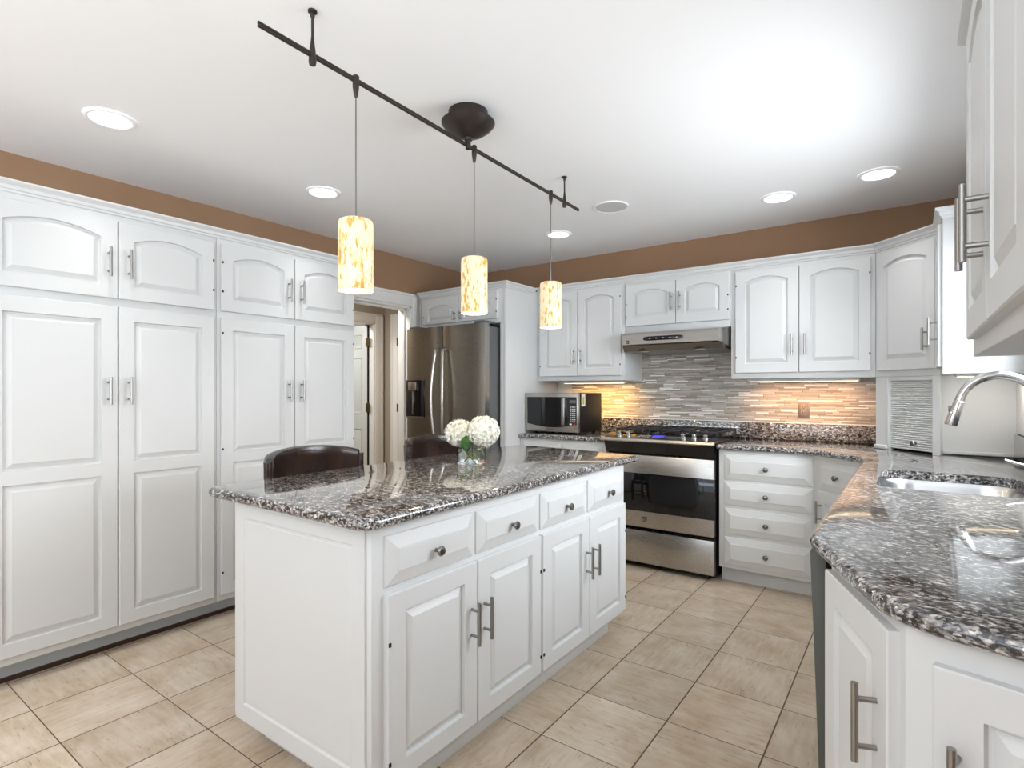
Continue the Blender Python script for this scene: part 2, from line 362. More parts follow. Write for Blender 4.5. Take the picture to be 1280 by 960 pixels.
def door(parent, x0, x1, z0, z1, cells, hx=None, hz=None, hinges=None, name='door'):
    """cells: (left, right, bottom, top, rise) in the cabinet's own frame."""
    mb = panel_door(MB(), x1 - x0, z1 - z0, [(a - x0, b - x0, c - z0, d - z0, r) for a, b, c, d, r in cells])
    o = mb.build(name, 'white', parent, (x0, 0, z0), smooth=12)
    if hx is not None: pull(o, hx - x0, hz[0] - z0, hz[1] - z0)
    for q in (hinges or ()): hinge_mark(o, q[0] - x0, q[1] - z0)
    return o
def drawer(parent, x0, x1, z0, z1, kz=None, kx=None, bev=.038):
    o = slab_drawer(MB(), x1 - x0, z1 - z0, bev=bev).build('drawer', 'white', parent, (x0, 0, z0), smooth=12)
    knob(o, (x1 - x0) / 2 if kx is None else kx - x0, (z1 - z0) / 2 if kz is None else kz - z0)
    return o
def carcass(parent, w_, dep, z0, z1, toe=None, tm='toe', tin=.07):
    MB().box(0, w_, 0, dep, z0, z1, .003).build('carcass', 'white', parent)
    if toe:
        tk = MB().box(.0, w_, tin, dep - .02, 0, z0 + .001).build('toe_kick', tm, parent, smooth=0)
        if tm == 'toe': MB().box(0, w_, tin - .010, tin - .0002, 0, .020).build('base_strip', 'wood', tk, smooth=0)  # dark brown strip along the foot of the toe kick

CROWN = ((-.0012, 0), (-.006, .004), (-.006, .012), (-.012, .016), (-.014, .030), (-.026, .040), (-.030, .044), (-.030, .052), (-.0012, .052))
def crown(name, label, path, z, dirs):
    """path: points of the face line; dirs: outward offset direction at each point (mitred)."""
    mb = MB(); rs = []
    for (x, y), (dx, dy) in zip(path, dirs):
        rs.append([(x - dx * a, y - dy * a, z + h) for a, h in CROWN])
    mb.rings(rs); return tag(mb.build(name, 'white', smooth=25), label, 'molding')

# ------------------------------------------------------------------ tall pantry wall (faces +X)
PX = -3.09; PD = PX - XL - .003
def pantry(label, y0, y1, d0, dm, d1, right):
    o = thing('pantry_cabinet', label, 'cabinet', (PX, y0, 0), R(90), 'tall white pantry cabinets')
    L = lambda y: y - y0
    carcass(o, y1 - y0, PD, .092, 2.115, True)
    g_ = .003
    for a, b, hx, hs in ((d0, dm - g_, dm - .042, d0 + .006), (dm + g_, d1, dm + .042, d1 - .006)):
        a_, b_, = L(a), L(b)
        door(o, a_, b_, .127, 1.655, [(a_ + .063, b_ - .066, .188, .852, 0), (a_ + .063, b_ - .066, .912, 1.588, 0)], L(hx), (1.186, 1.318), [(L(hs), 1.57), (L(hs), .93), (L(hs), .25)] if right else None)
        door(o, a_, b_, 1.692, 2.062, [(a_ + .063, b_ - .066, 1.754, 1.975, .036)], L(hx), (1.790, 1.930), [(L(hs), 1.80), (L(hs), 1.96)])
    return o
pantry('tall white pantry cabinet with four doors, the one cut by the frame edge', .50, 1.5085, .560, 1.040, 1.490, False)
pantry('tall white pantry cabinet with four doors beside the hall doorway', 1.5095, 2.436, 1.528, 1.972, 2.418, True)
crown('crown_molding', 'white crown molding along the top of the tall pantry cabinets', [(PX, .50), (PX, 2.436), (XL + .004, 2.436)], 2.090, [(1, 0), (1, 1), (0, 1)])

# ------------------------------------------------------------------ refrigerator enclosure (faces -Y)
FY = 3.535
o = thing('refrigerator_cabinet', 'white over-fridge cabinet with arched doors and a full height side panel', 'cabinet', (-3.552, FY, 0))
fx = lambda x: x + 3.552
MB().box(0, .9115, 0, YB - FY - .003, 1.80, 2.105, .003).build('carcass', 'white', o)
MB().box(.912, .937, 0, YB - FY - .003, 0, 2.105, .003).build('side_panel', 'white', o)
MB().box(.882, .9115, 0, .02, 0, 1.7995, .003).build('face_stile', 'white', o)
door(o, fx(-3.515), fx(-3.105), 1.835, 2.062, [(fx(-3.455), fx(-3.165), 1.866, 1.966, .030)], fx(-3.135), (1.850, 1.925), [(fx(-3.508), 1.90)])
door(o, fx(-3.099), fx(-2.688), 1.835, 2.062, [(fx(-3.039), fx(-2.748), 1.866, 1.966, .030)], fx(-3.069), (1.850, 1.925), [(fx(-2.694), 1.89), (fx(-2.694), 1.99)])
crown('crown_molding', 'white crown molding around the top of the refrigerator cabinet', [(-3.552, YB - .02), (-3.552, FY), (-2.615, FY), (-2.615, 3.945)], 2.075, [(-1, 0), (-1, -1), (1, -1), (1, 0)])

# ------------------------------------------------------------------ back wall upper cabinets (face -Y at 4.0)
UY = 4.0; UD = YB - UY - .003
def upper(name, label, x0, x1, z0, doors, hz, ops, hng=()):
    o = thing(name, label, 'cabinet', (x0, UY, 0), 0, 'white upper cabinets on the range wall')
    carcass(o, x1 - x0, UD, z0, 2.12)
    for a, b, hx, zb in doors:
        hs = [( (a if hx > (a + b) / 2 else b) - x0 + (.006 if hx > (a + b) / 2 else -.006), q) for q in hng]
        door(o, a - x0, b - x0, zb, 2.066, [(a - x0 + .062, b - x0 - .062, zb + .062, 1.988, .034)], hx - x0, hz, hs)
    return o
upper('upper_cabinet', 'white two-door upper cabinet over the microwave', -2.6135, -1.8035, 1.335, [(-2.582, -2.2175, -2.247, 1.374), (-2.2125, -1.830, -2.183, 1.374)], (1.472, 1.602), 1, (1.46, 1.99))
upper('upper_cabinet', 'short white two-door upper cabinet directly over the range hood', -1.8025, -1.0125, 1.700, [(-1.790, -1.4000, -1.43, 1.748), (-1.395, -1.022, -1.365, 1.748)], (1.838, 1.974), 1, (1.82, 1.92))
upper('upper_cabinet', 'white two-door upper cabinet over the wall outlet', -1.0115, -.1725, 1.335, [(-.980, -.5905, -.626, 1.374), (-.5855, -.195, -.55, 1.374)], (1.483, 1.620), 1, (1.48, 1.97))

# diagonal corner upper + appliance garage, one tall corner unit standing on the counter
CT = .905
GA, GB = Vector((-.1715, 4.0)), Vector((.1245, 3.704))
o = thing('corner_cabinet', 'white diagonal corner cabinet with arched door over a slatted appliance garage', 'cabinet', (GA.x, GA.y, 0), R(-45))
LW = (GB - GA).length
rot = Matrix.Rotation(R(45), 4, 'Z')
def loc2(x, y): v_ = rot @ Vector((x - GA.x, y - GA.y, 0)); return (v_.x, v_.y)
poly = [loc2(*q) for q in ((-.1715, 4.0), (.1245, 3.704), (XR - .003, 3.704), (XR - .003, 4.347), (-.1715, 4.347))]
MB().prism(poly, 1.335, 2.12).build('carcass', 'white', o, smooth=0)
door(o, .030, LW - .012, 1.372, 2.066, [(.075, LW - .062, 1.432, 1.985, .034)], LW - .055, (1.469, 1.593))
poly = [loc2(*q) for q in ((-.1715, 4.0), (-.110, 3.939), (-.110, 4.347), (-.1715, 4.347))]
MB().prism(poly, CT + .001, 1.334).build('garage_stile', 'white', o, smooth=0)
poly = [loc2(*q) for q in ((.094, 3.7345), (.1245, 3.704), (.140, 3.85), (XR - .003, 3.85), (XR - .003, 3.875), (.120, 3.875))]
MB().prism(poly, CT + .001, 1.334).build('garage_side', 'white', o, smooth=0)
mb = MB(); mb.box(.086, LW - .043, .004, .03, 1.312, 1.3345, .002); mb.box(.076, .092, -.003, .03, CT + .001, 1.334, .002); mb.build('garage_frame', 'white', o)
mb = MB(); mb.box(-.006, .085, -.012, .05, CT + .002, CT + .026, .005); mb.build('plinth', 'white', o)
mb = MB(); mb.box(0, .312, -.012, 0, CT + .002, CT + .020, .004)
base_ = mb.build('base_molding', 'white', o); v_ = loc2(.143, 3.8495); base_.location = (v_[0], v_[1], 0); base_.rotation_euler = (0, 0, R(45))
mb = MB(); n_ = 33; zz0, zz1 = CT + .012, 1.318; pr = []
for k in range(n_):
    z0 = zz0 + (zz1 - zz0) * k / n_; dz = (zz1 - zz0) / n_
    pr += [(.022, z0), (.0155, z0 + dz * .18), (.013, z0 + dz * .5), (.0155, z0 + dz * .82)]
pr += [(.022, zz1), (.030, zz1), (.030, zz0)]
mb.ext(pr, 'X', .090, LW - .040); tam = mb.build('tambour_door', 'white', o, smooth=20)
knob(tam, .26, CT + .052, .014)

# right wall upper beside the corner (faces -X) and near upper at the viewer's right
def right_upper(label, y0, y1, doors, hz):
    o = thing('upper_cabinet', label, 'cabinet', (.125, y1, 0), R(-90), 'white upper cabinets on the sink wall')
    carcass(o, y1 - y0, XR - .125 - .003, 1.335, 2.12)
    for a, b, hy, hin in doors:
        a_, b_ = y1 - b, y1 - a
        door(o, a_, b_, 1.370, 2.066, [(a_ + .062, b_ - .062, 1.432, 1.985, .034)], y1 - hy, hz)
    return o
right_upper('narrow white upper cabinet whose plain white side faces the sink', 3.400, 3.703, [(3.415, 3.690, 3.455, 0)], (1.482, 1.618))
right_upper('near white upper cabinet with two long bar handles, cut by the frame edge', .80, 1.775, [(1.258, 1.665, 1.298, 0), (.850, 1.252, 1.212, 0)], (1.470, 1.602))
q = 1 / math.sqrt(2) * 1.0
crown('crown_molding', 'white crown molding along the back wall cabinets and around the diagonal corner', [(-2.6135, UY), (GA.x, UY), (GB.x, GB.y), (.125, 3.400), (XR - .004, 3.400)], 2.087,
      [(0, -1), (-.414, -1), (-1, -.414), (-1, -1), (0, -1)])
crown('crown_molding', 'white crown molding on top of the near upper cabinet', [(XR - .004, 1.775), (.125, 1.775), (.125, .80)], 2.087, [(0, 1), (-1, 1), (-1, 0)])

# ------------------------------------------------------------------ base cabinets
BY = 3.74; BZ = CT - .036
o = thing('base_cabinet', 'white base cabinet under the microwave counter', 'cabinet', (-2.6135, BY, 0), 0, 'white base cabinets')
carcass(o, .779, YB - BY - .003, .10, BZ, True, 'white')
drawer(o, .03, .385, .70, .845); drawer(o, .395, .75, .70, .845)
for a, b, hx in ((.03, .387, .35), (.393, .75, .43)): door(o, a, b, .125, .675, [(a + .06, b - .06, .185, .615, 0)], hx, (.50, .63))
o = thing('drawer_cabinet', 'white base cabinet with four stacked drawers beside the range', 'cabinet', (-1.022, BY, 0), 0, 'white base cabinets')
carcass(o, .5515, YB - BY - .003, .10, BZ, True, 'white')
for z0, z1 in ((.678, .842), (.511, .662), (.324, .490), (.123, .303)): drawer(o, .034, .545, z0, z1, bev=.042)
# diagonal corner base
DA, DB = Vector((-.470, BY)), Vector((-.170, 3.440))
o = thing('corner_base_cabinet', 'white diagonal corner base cabinet half hidden by the sink counter', 'cabinet', (DA.x, DA.y, 0), R(-45), 'white base cabinets')
def loc3(x, y): v_ = rot @ Vector((x - DA.x, y - DA.y, 0)); return (v_.x, v_.y)
MB().prism([loc3(*q) for q in ((-.470, BY), (-.170, 3.440), (XR - .003, 3.440), (XR - .003, 4.347), (-.470, 4.347))], .10, BZ).build('carcass', 'white', o, smooth=0)
MB().prism([loc3(*q) for q in ((-.44, BY + .07), (-.12, 3.50), (XR - .05, 3.50), (XR - .05, 4.2), (-.44, 4.2))], 0, .101).build('toe_kick', 'white', o, smooth=0)
drawer(o, .05, .374, .678, .842); door(o, .05, .374, .123, .662, [(.11, .314, .185, .60, 0)], .085, (.48, .61))
# sink base (faces -X)
o = thing('sink_cabinet', 'white sink base cabinet facing the island under the long counter', 'cabinet', (-.170, 3.438, 0), R(-90), 'white base cabinets')
MB().box(0, 1.29, 0, .02, .10, BZ, .002).build('face_frame', 'white', o)
mb = MB(); mb.box(0, .02, .02, .62, .10, BZ); mb.box(1.27, 1.29, .02, .62, .10, BZ); mb.box(.02, 1.27, .02, .62, .10, .12); mb.build('carcass', 'white', o, smooth=0)
MB().box(0, 1.29, .07, .6, 0, .099).build('toe_kick', 'white', o, smooth=0)
for a, b, hx in ((.03, .64, .60), (.65, 1.26, .69)): door(o, a, b, .125, .842, [(a + .06, b - .06, .185, .78, 0)], hx, (.60, .73))
# dishwasher, door a touch ajar
o = thing('dishwasher', 'grey dishwasher edge beside the angled counter cabinet', 'dishwasher', (-.165, 1.535, 0))
MB().box(.032, .58, .004, .596, .10, BZ - .004, .004).build('tub', 'greymetal', o)
MB().box(.05, .56, .01, .59, 0, .0995).build('toe_kick', 'black', o, smooth=0)
d_ = MB().box(-.011, .024, 0, .60, 0, .745, .004).build('door', 'dwgrey', o, (0, 0, .115)); d_.rotation_euler = (0, R(-2.0), 0)
mb = MB(); mb.box(-.0135, -.0105, .02, .58, .65, .735, .001); mb.build('control_strip', 'black', d_)

# angled end of the sink run
DV, NV = Vector((.375, -.927)), Vector((.965, -.262)); DV.normalize(); NV.normalize()
CA = Vector((-.200, 1.500)); CN = Vector((0, 1.070))
def isect(p, d, q, e):
    k = ((q.x - p.x) * e.y - (q.y - p.y) * e.x) / (d.x * e.y - d.y * e.x); return p + d * k
def inset(k):
    return isect(CA + Vector((-DV.y, DV.x)) * k, DV, CN + Vector((-NV.y, NV.x)) * k, NV)
C0 = inset(0); B0 = inset(.03)
dA = CA + Vector((-DV.y, DV.x)) * .03
BS = dA + DV * .070
BE = isect(B0, NV, Vector((XR - .003, 0)), Vector((0, 1)))
o = thing('angled_cabinet', 'white angled end cabinet under the near counter, its door turned from the sink run', 'cabinet', (BS.x, BS.y, 0), math.atan2(DV.y, DV.x))
ang = math.atan2(DV.y, DV.x); rr = Matrix.Rotation(-ang, 4, 'Z')
def loc4(p_): v_ = rr @ Vector((p_.x - BS.x, p_.y - BS.y, 0)); return (v_.x, v_.y)
BW = (B0 - BS).length
MB().prism([loc4(q) for q in (BS, B0, BE, Vector((XR - .003, 1.528)), Vector((BS.x + .02, 1.528)))], .10, BZ).build('carcass', 'white', o, smooth=0)
MB().prism([loc4(q) for q in (BS + Vector((.09, .02)), B0 + Vector((.04, .07)), BE + Vector((-.05, .07)), Vector((XR - .05, 1.50)), Vector((BS.x + .09, 1.50)))], 0, .1005).build('toe_kick', 'white', o, smooth=0)
door(o, .018, BW - .020, .125, .850, [(.080, BW - .082, .185, .79, 0)], BW - .062, (.60, .738))
o2 = bpy.data.objects.new('near_face', None)
nl = loc4(B0); na = math.atan2(NV.y, NV.x) - ang
def near_part(ob): ob.location = Vector((nl[0], nl[1], 0)) + Matrix.Rotation(na, 3, 'Z') @ Vector(ob.location); ob.rotation_euler = (0, 0, na)
near_part(door(o, .040, .430, .125, .826, [(.102, .370, .185, .765, 0)], .072, (.588, .727)))
bpy.data.objects.remove(o2)

# ------------------------------------------------------------------ countertops
def offset_poly(poly, d):
    n = len(poly); out = []
    for k in range(n):
        a, b, c = Vector(poly[k - 1]), Vector(poly[k]), Vector(poly[(k + 1) % n])
        e1, e2 = (b - a).normalized(), (c - b).normalized()
        n1, n2 = Vector((-e1.y, e1.x)), Vector((-e2.y, e2.x))   # inward for CCW
        m_ = (n1 + n2); m_ = m_ / max(m_.dot(n1), .3) if m_.length > 1e-6 else n1
        out.append(b + m_ * d)
    return out
def round_poly(poly, radii, seg=6):
    out = []; n = len(poly)
    for k in range(n):
        r = radii.get(k, 0); b = Vector(poly[k])
        if not r: out.append(tuple(b)); continue
        a, c = (Vector(poly[k - 1]) - b).normalized(), (Vector(poly[(k + 1) % n]) - b).normalized()
        for s_ in range(seg + 1):
            q = s_ / seg; out.append(tuple(b + a * r * (1 - q) ** 2 + c * r * q ** 2))
    return out
def countertop(mb, poly, z0, z1, hole=None):
    r = (z1 - z0) / 2; K = 7; rs = []
    for k in range(K + 1):
        th = math.pi * k / K; rs.append([(p_.x, p_.y, (z0 + z1) / 2 - r * math.cos(th)) for p_ in offset_poly(poly, r * (1 - math.sin(th)) * .9)])
    vs = mb.rings(rs, False, False)
    b = mb.b; hv = None
    if hole:
        hv = [[b.verts.new((x, y, z)) for x, y in hole] for z in (z0, z1)]
        n = len(hole)
        for k in range(n): mb.face((hv[0][k], hv[0][(k + 1) % n], hv[1][(k + 1) % n], hv[1][k]))
    for ring, hr in ((vs[0], hv[0] if hv else None), (vs[-1], hv[1] if hv else None)):
        es = [b.edges.get((ring[k], ring[(k + 1) % len(ring)])) for k in range(len(ring))]
        if hr: es += [b.edges.get((hr[k], hr[(k + 1) % len(hr)])) for k in range(len(hr))]
        bmesh.ops.triangle_fill(b, edges=es, use_beauty=True, normal=(0, 0, 1))
    return mb
o = countertop(MB(), round_poly([(-2.6135, 3.705), (-1.832, 3.705), (-1.832, 4.347), (-2.6135, 4.347)], {}), CT - .035, CT).build('countertop', 'granite')
tag(o, 'granite countertop under the microwave', 'countertop')
MB().box(-2.6135, -1.0305, 4.327, 4.347, CT + .0005, 1.022, .003).build('splash', 'granite', o)
CE = isect(C0, NV, Vector((XR - .003, 0)), Vector((0, 1)))
poly = [(-1.030, 3.705), (-.485, 3.705), (-.200, 3.420), tuple(CA), tuple(C0), tuple(CE), (XR - .003, 4.347), (-1.030, 4.347)]
poly = round_poly(poly, {1: .10, 2: .08, 3: .03, 4: .09})
hole = round_poly([(-.105, 2.40), (.345, 2.40), (.345, 2.95), (-.105, 2.95)], {0: .07, 1: .07, 2: .12, 3: .12}, 8)
o = countertop(MB(), poly, CT - .035, CT, hole).build('countertop', 'granite')
tag(o, 'long granite countertop with the sink, bending round the corner', 'countertop')
mb = MB(); mb.box(-1.030, -.172, 4.327, 4.347, CT + .0005, 1.022, .003); mb.build('splash', 'granite', o)
MB().box(XR - .023, XR - .003, .96, 3.837, CT + .0005, 1.030, .003).build('splash', 'granite', o)
# undermount sink
mb = MB(); hp = offset_poly(hole, -.006); rs = [[(p_.x, p_.y, CT - .036) for p_ in offset_poly(hole, -.020)], [(p_.x, p_.y, CT - .036) for p_ in hp]]
for ins, z in ((.004, CT - .06), (.010, CT - .17), (.030, CT - .205), (.07, CT - .212)): rs.append([(p_.x, p_.y, z) for p_ in offset_poly(hole, ins)])
mb.rings(rs, False, True); o = mb.build('sink', 'sink')
tag(o, 'stainless steel undermount sink set into the granite counter', 'sink')
mb = MB(); mb.lathe([(.042, 0), (.042, .004), (.030, .003), (.012, .002)], 24, (.12, 2.69, CT - .2115)); mb.build('drain', 'nickel', o)

# faucet
FXp, FYp = .392, 2.80
o = thing('faucet', 'brushed nickel gooseneck pull-down faucet arching over the sink', 'faucet', (FXp, FYp, CT + .0006))
mb = MB(); mb.lathe([(.030, .0), (.030, .006), (.024, .010), (.0225, .09), (.018, .11), (.0145, .12)], 24); mb.build('body', 'chrome', o)
path = [(0, 0, .11), (0, 0, .20)]
for k in range(0, 17):
    th = math.pi * k / 16 * .94; path.append((-.119 + .119 * math.cos(th), 0, .287 + .119 * math.sin(th)))
mb = MB(); mb.tube(path, .0162, 16); mb.build('spout', 'chrome', o)
e0 = Vector(path[-1]); dd = (Vector(path[-1]) - Vector(path[-2])).normalized()
mb = MB(); mb.tube([e0, e0 + dd * .004, e0 + dd * .006, e0 + dd * .034, e0 + dd * .098, e0 + dd * .104], [.0162, .0162, .0178, .0188, .0215, .0195], 20); sp_ = mb.build('spray_head', 'chrome', o)
bt = e0 + dd * .035; MB().box(bt.x - .026, bt.x - .015, -.006, .006, bt.z - .014, bt.z + .012, .003).build('button', 'greymetal', sp_)
mb = MB(); mb.tube([(-.016, -.004, .055), (-.035, -.012, .062), (-.105, -.02, .085)], [.009, .0075, .0045], 12); mb.build('lever', 'chrome', o)

# ------------------------------------------------------------------ island
IX0, IX1, IY0, IY1 = -1.950, -1.216, 1.016, 2.682
o = thing('kitchen_island', 'white kitchen island cabinet with four drawers and four doors under granite', 'island', (IX1, IY0, 0), R(90))
iy = lambda y: y - IY0
MB().box(0, IY1 - IY0, 0, IX1 - IX0, .10, BZ, .003).build('carcass', 'white', o)
MB().box(.08, IY1 - IY0 - .06, .06, IX1 - IX0 - .06, 0, .101, .002).build('toe_kick', 'white', o)
for a, b, kn in ((1.060, 1.447, 1.272), (1.466, 1.849, 1.683), (1.871, 2.249, 2.09), (2.276, 2.655, 2.49)): drawer(o, iy(a), iy(b), .690, .837, .757, bev=.042)
for a, b, hx, hs in ((1.060, 1.4565, 1.425, 1.066), (1.4605, 1.859, 1.492, 1.853), (1.871, 2.264, 2.233, 1.877), (2.268, 2.662, 2.300, 2.656)):
    door(o, iy(a), iy(b), .122, .672, [(iy(a) + .066, iy(b) - .066, .180, .612, 0)], iy(hx), (.403, .545), [(iy(hs), .53), (iy(hs), .19)])
mb = MB(); panel_door(mb, .694, .762, [(.052, .642, .060, .708, 0)], .008, ((0, 0), (.004, .006), (.012, .006), (.016, .0035)), .002)
ep = mb.build('end_panel', 'white', o, (.0, IX1 - IX0 - .02, .104), smooth=12); ep.rotation_euler = (0, 0, R(-90))
poly = round_poly([(-2.068, .965), (-1.176, .955), (-1.192, 2.838), (-2.075, 2.925)], {0: .05, 1: .05, 2: .05, 3: .05})
o = countertop(MB(), poly, CT - .035, CT).build('island_countertop', 'granite')
tag(o, 'polished granite slab with rounded edge on the white island', 'countertop')

# ------------------------------------------------------------------ refrigerator
FX0, FX1, FF = -3.548, -2.690, 3.345
o = thing('refrigerator', 'dark stainless french door refrigerator with curved handles and ice dispenser', 'refrigerator', (FX0, FF, 0))
fw = FX1 - FX0
MB().box(.004, fw - .004, .075, .86, .04, 1.765, .004).build('body', 'greymetal', o)
MB().box(.03, fw - .03, .10, .84, 0, .0395).build('base_grille', 'black', o, smooth=0)
sx = .420
def fridge_panel(mb, x0, x1, z0, z1):
    n = 10; pf = []
    for k in range(n + 1):
        q = k / n; pf.append((x0 + (x1 - x0) * q, .014 * (2 * q - 1) ** 4))
    pf += [(x1, .070), (x0, .070)]
    mb.rings([[(x, y, z0) for x, y in pf], [(x, y, z1) for x, y in pf]]); return mb
dl = fridge_panel(MB(), 0, sx - .003, .72, 1.785).build('door', 'darksteel', o, smooth=40)
dr = fridge_panel(MB(), sx + .003, fw, .72, 1.785).build('door', 'darksteel', o, smooth=40)
fz = fridge_panel(MB(), 0, fw, .06, .712).build('freezer_drawer', 'darksteel', o, smooth=40)
for dpar, x, s_ in ((dl, sx - .040, -1), (dr, sx + .040, 1)):
    path = [(x, .004, 1.600), (x, -.030, 1.585)] + [(x + s_ * .022 * math.sin(math.pi * k / 14), -.034 - .030 * math.sin(math.pi * k / 14), 1.57 - .77 * k / 14) for k in range(15)] + [(x, -.030, .785), (x, .004, .77)]
    MB().tube(path, .0125, 12).build('handle', 'steel', dpar)
MB().tube([(.10, .006, .63), (.10, -.045, .63), (fw - .10, -.045, .63), (fw - .10, .006, .63)], .0125, 12).build('handle', 'steel', fz)
mb = MB(); mb.box(.015, .225, -.010, .012, 1.030, 1.345, .004); dp = mb.build('dispenser', 'blackglass', dl)
mb = MB(); mb.box(.060, .150, -.034, -.0105, 1.255, 1.325, .004); mb.box(.095, .107, -.022, -.0105, 1.05, 1.255, .002); mb.build('nozzle', 'steel', dl)
mb = MB(); mb.box(.012, .020, -.013, .012, 1.03, 1.345); mb.box(.02, .222, -.014, -.0102, 1.026, 1.036); mb.build('dispenser_trim', 'steel', dl, smooth=0)
mb = MB(); mb.box(.02, .11, .02, .16, 1.786, 1.805, .004); mb.box(fw - .11, fw - .005, .02, .16, 1.786, 1.805, .004); mb.build('hinge_cover', 'greymetal', o)
MB().box(fw - .001, fw + .003, .016, .072, .72, 1.785).build('door_edge', 'steel', dr, smooth=0)

# ------------------------------------------------------------------ range
RX0, RX1, RF = -1.822, -1.036, 3.690
o = thing('range', 'stainless slide-in gas range with black oven glass', 'range', (RX0, RF, 0))
rw_ = RX1 - RX0
MB().box(.006, rw_ - .006, .05, .63, .03, .885, .003).build('body', 'black', o)
mb = MB()
for x in (.05, rw_ - .05):
    for y in (.10, .60): mb.cyl((x, y, 0), (x, y, .031), .018)
mb.build('foot', 'black', o)
dr_ = MB().box(.004, rw_ - .004, .0, .049, .292, .800, .006).build('oven_door', 'steel', o)
MB().box(.0, rw_, -.003, .02, .405, .672, .001).build('window', 'blackglass', dr_)
mb = MB(); n = 12; pts = [(.02, .0, .768)] + [(.02 + (rw_ - .04) * k / n, -.042 - .020 * math.sin(math.pi * k / n), .768 - .008 * math.sin(math.pi * k / n)) for k in range(n + 1)] + [(rw_ - .02, .0, .768)]
mb.tube(pts, .026, 14, flat=((0, 1, 0), .42)); mb.build('handle', 'steel', dr_)
d2_ = MB().box(.004, rw_ - .004, .0, .049, .040, .268, .006).build('storage_drawer', 'steel', o)
mb = MB(); pts = [(.02, .0, .238)] + [(.02 + (rw_ - .04) * k / n, -.032 - .016 * math.sin(math.pi * k / n), .238 - .010 * math.sin(math.pi * k / n)) for k in range(n + 1)] + [(rw_ - .02, .0, .238)]
mb.tube(pts, .020, 14, flat=((0, 1, 0), .45)); mb.build('handle', 'steel', d2_)
mb = MB(); mb.ext([(.04, .805), (.012, .812), (-.018, .892), (.02, .900), (.06, .885)], 'X', .002, rw_ - .002); mb.build('fascia', 'blackglass', o, smooth=0)
mb = MB(); mb.ext([(-.026, .892), (-.030, .900), (-.026, .914), (-.008, .916), (.0, .895)], 'X', -.004, rw_ + .003); mb.build('front_strip', 'steel', o, smooth=0)
cp = MB(); cp.ext([(-.008, .890), (-.008, .917), (.120, .945), (.632, .930), (.632, .886)], 'X', -.004, rw_ + .003); cp = cp.build('cooktop', 'blackglass', o, smooth=0)
sl = math.atan2(.028, .128)
def onpanel(mb, x, y): return mb.xf(Matrix.Translation((x, y, .917 + (y + .008) * math.tan(sl))) @ Matrix.Rotation(sl, 4, 'X'))
for x in (.095, .165, .565, .640, .715):
    kb = onpanel(MB().lathe([(.021, 0), (.021, .006), (.017, .010), (.0155, .028), (.012, .031)], 20), x, .045).build('knob', 'chrome', cp)
for x in (.055, .128, .20):
    onpanel(MB().box(-.014, .014, -.012, .012, .0004, .0016), x, .060).build('marker', 'yellow', cp, smooth=0)
onpanel(MB().box(-.040, .040, -.030, .030, .0004, .0016), .385, .055).build('display', 'display', cp, smooth=0)
mb = MB()
for k in range(4):
    for j in range(2): mb.box(.245 + k * .022, .258 + k * .022, .030 + j * .030, .036 + j * .030, 0, .0012)
mb.xf(Matrix.Translation((0, 0, .917 + .0005 + .008 * math.tan(sl))) @ Matrix.Rotation(sl, 4, 'X')); mb.build('keypad', 'button', cp, smooth=0)
for cx0 in (.02, .275, .530):
    mb = MB(); x0, x1, y0, y1, z = cx0, cx0 + .240, .145, .622, .975; b = .011
    mb.box(x0, x1, y0, y0 + b, z - .014, z, .003); mb.box(x0, x1, y1 - b, y1, z - .014, z, .003); mb.box(x0, x0 + b, y0, y1, z - .014, z, .003); mb.box(x1 - b, x1, y0, y1, z - .014, z, .003)
    mb.box(x0, x1, (y0 + y1) / 2 - b / 2, (y0 + y1) / 2 + b / 2, z - .012, z - .001, .002); mb.box((x0 + x1) / 2 - b / 2, (x0 + x1) / 2 + b / 2, y0, y1, z - .012, z - .001, .002)
    for x in (x0 + .006, x1 - .006):
        for y in (y0 + .006, y1 - .006): mb.cyl((x, y, .928), (x, y, z - .006), .006, 8)
    mb.build('grate', 'iron', o)
for x, y in ((.14, .27), (.14, .50), (.395, .385), (.65, .27), (.65, .50)):
    MB().lathe([(.045, .930), (.045, .944), (.030, .946), (.030, .953), (.010, .955)], 24, (x, y, 0)).build('burner', 'iron', o)
def emblem(parent, x, y, z, s_, plate='black', mark='steel'):
    e_ = MB().box(x - s_, x + s_, y - .002, y, z - s_, z + s_, .0004).build('emblem', plate, parent)
    mb = MB(); yy = y - .0032; k = s_ * .7
    mb.box(x - k, x - k * .45, yy, y - .0021, z - k, z + k)
    for sg in (1, -1):
        mb.rings([[(x - k * .3, q, z), (x + k * .45, q, z + sg * k), (x + k, q, z + sg * k), (x + k * .25, q, z)] for q in (yy, y - .0021)])
    mb.build('emblem_mark', mark, parent, smooth=0)
emblem(dr_, .305, -.0005, .350, .017, 'darknickel', 'steel')

# ------------------------------------------------------------------ range hood
HX0, HX1 = -1.795, -1.022
o = thing('range_hood', 'stainless under-cabinet range hood with black button strip', 'hood', (0, 0, 0))
def hoodring(x0, x1, yf, zf0, zf1, zb0, zb1): return None
mb = MB(); top = 1.6995; tp = .035
V = mb.b.verts.new
A = [V(p_) for p_ in ((HX0, 4.347, 1.56), (HX1, 4.347, 1.56), (HX1, 4.347, top), (HX0, 4.347, top))]
Bm = [V(p_) for p_ in ((HX0, 3.99, 1.565), (HX1, 3.99, 1.565), (HX1, 3.99, top), (HX0, 3.99, top))]
Fm = [V(p_) for p_ in ((HX0 + tp, 3.845, 1.595), (HX1 - tp, 3.845, 1.595), (HX1 - tp, 3.855, 1.668), (HX0 + tp, 3.855, 1.668))]
Tm = [V(p_) for p_ in ((HX0 + tp, 3.875, 1.682), (HX1 - tp, 3.875, 1.682))]
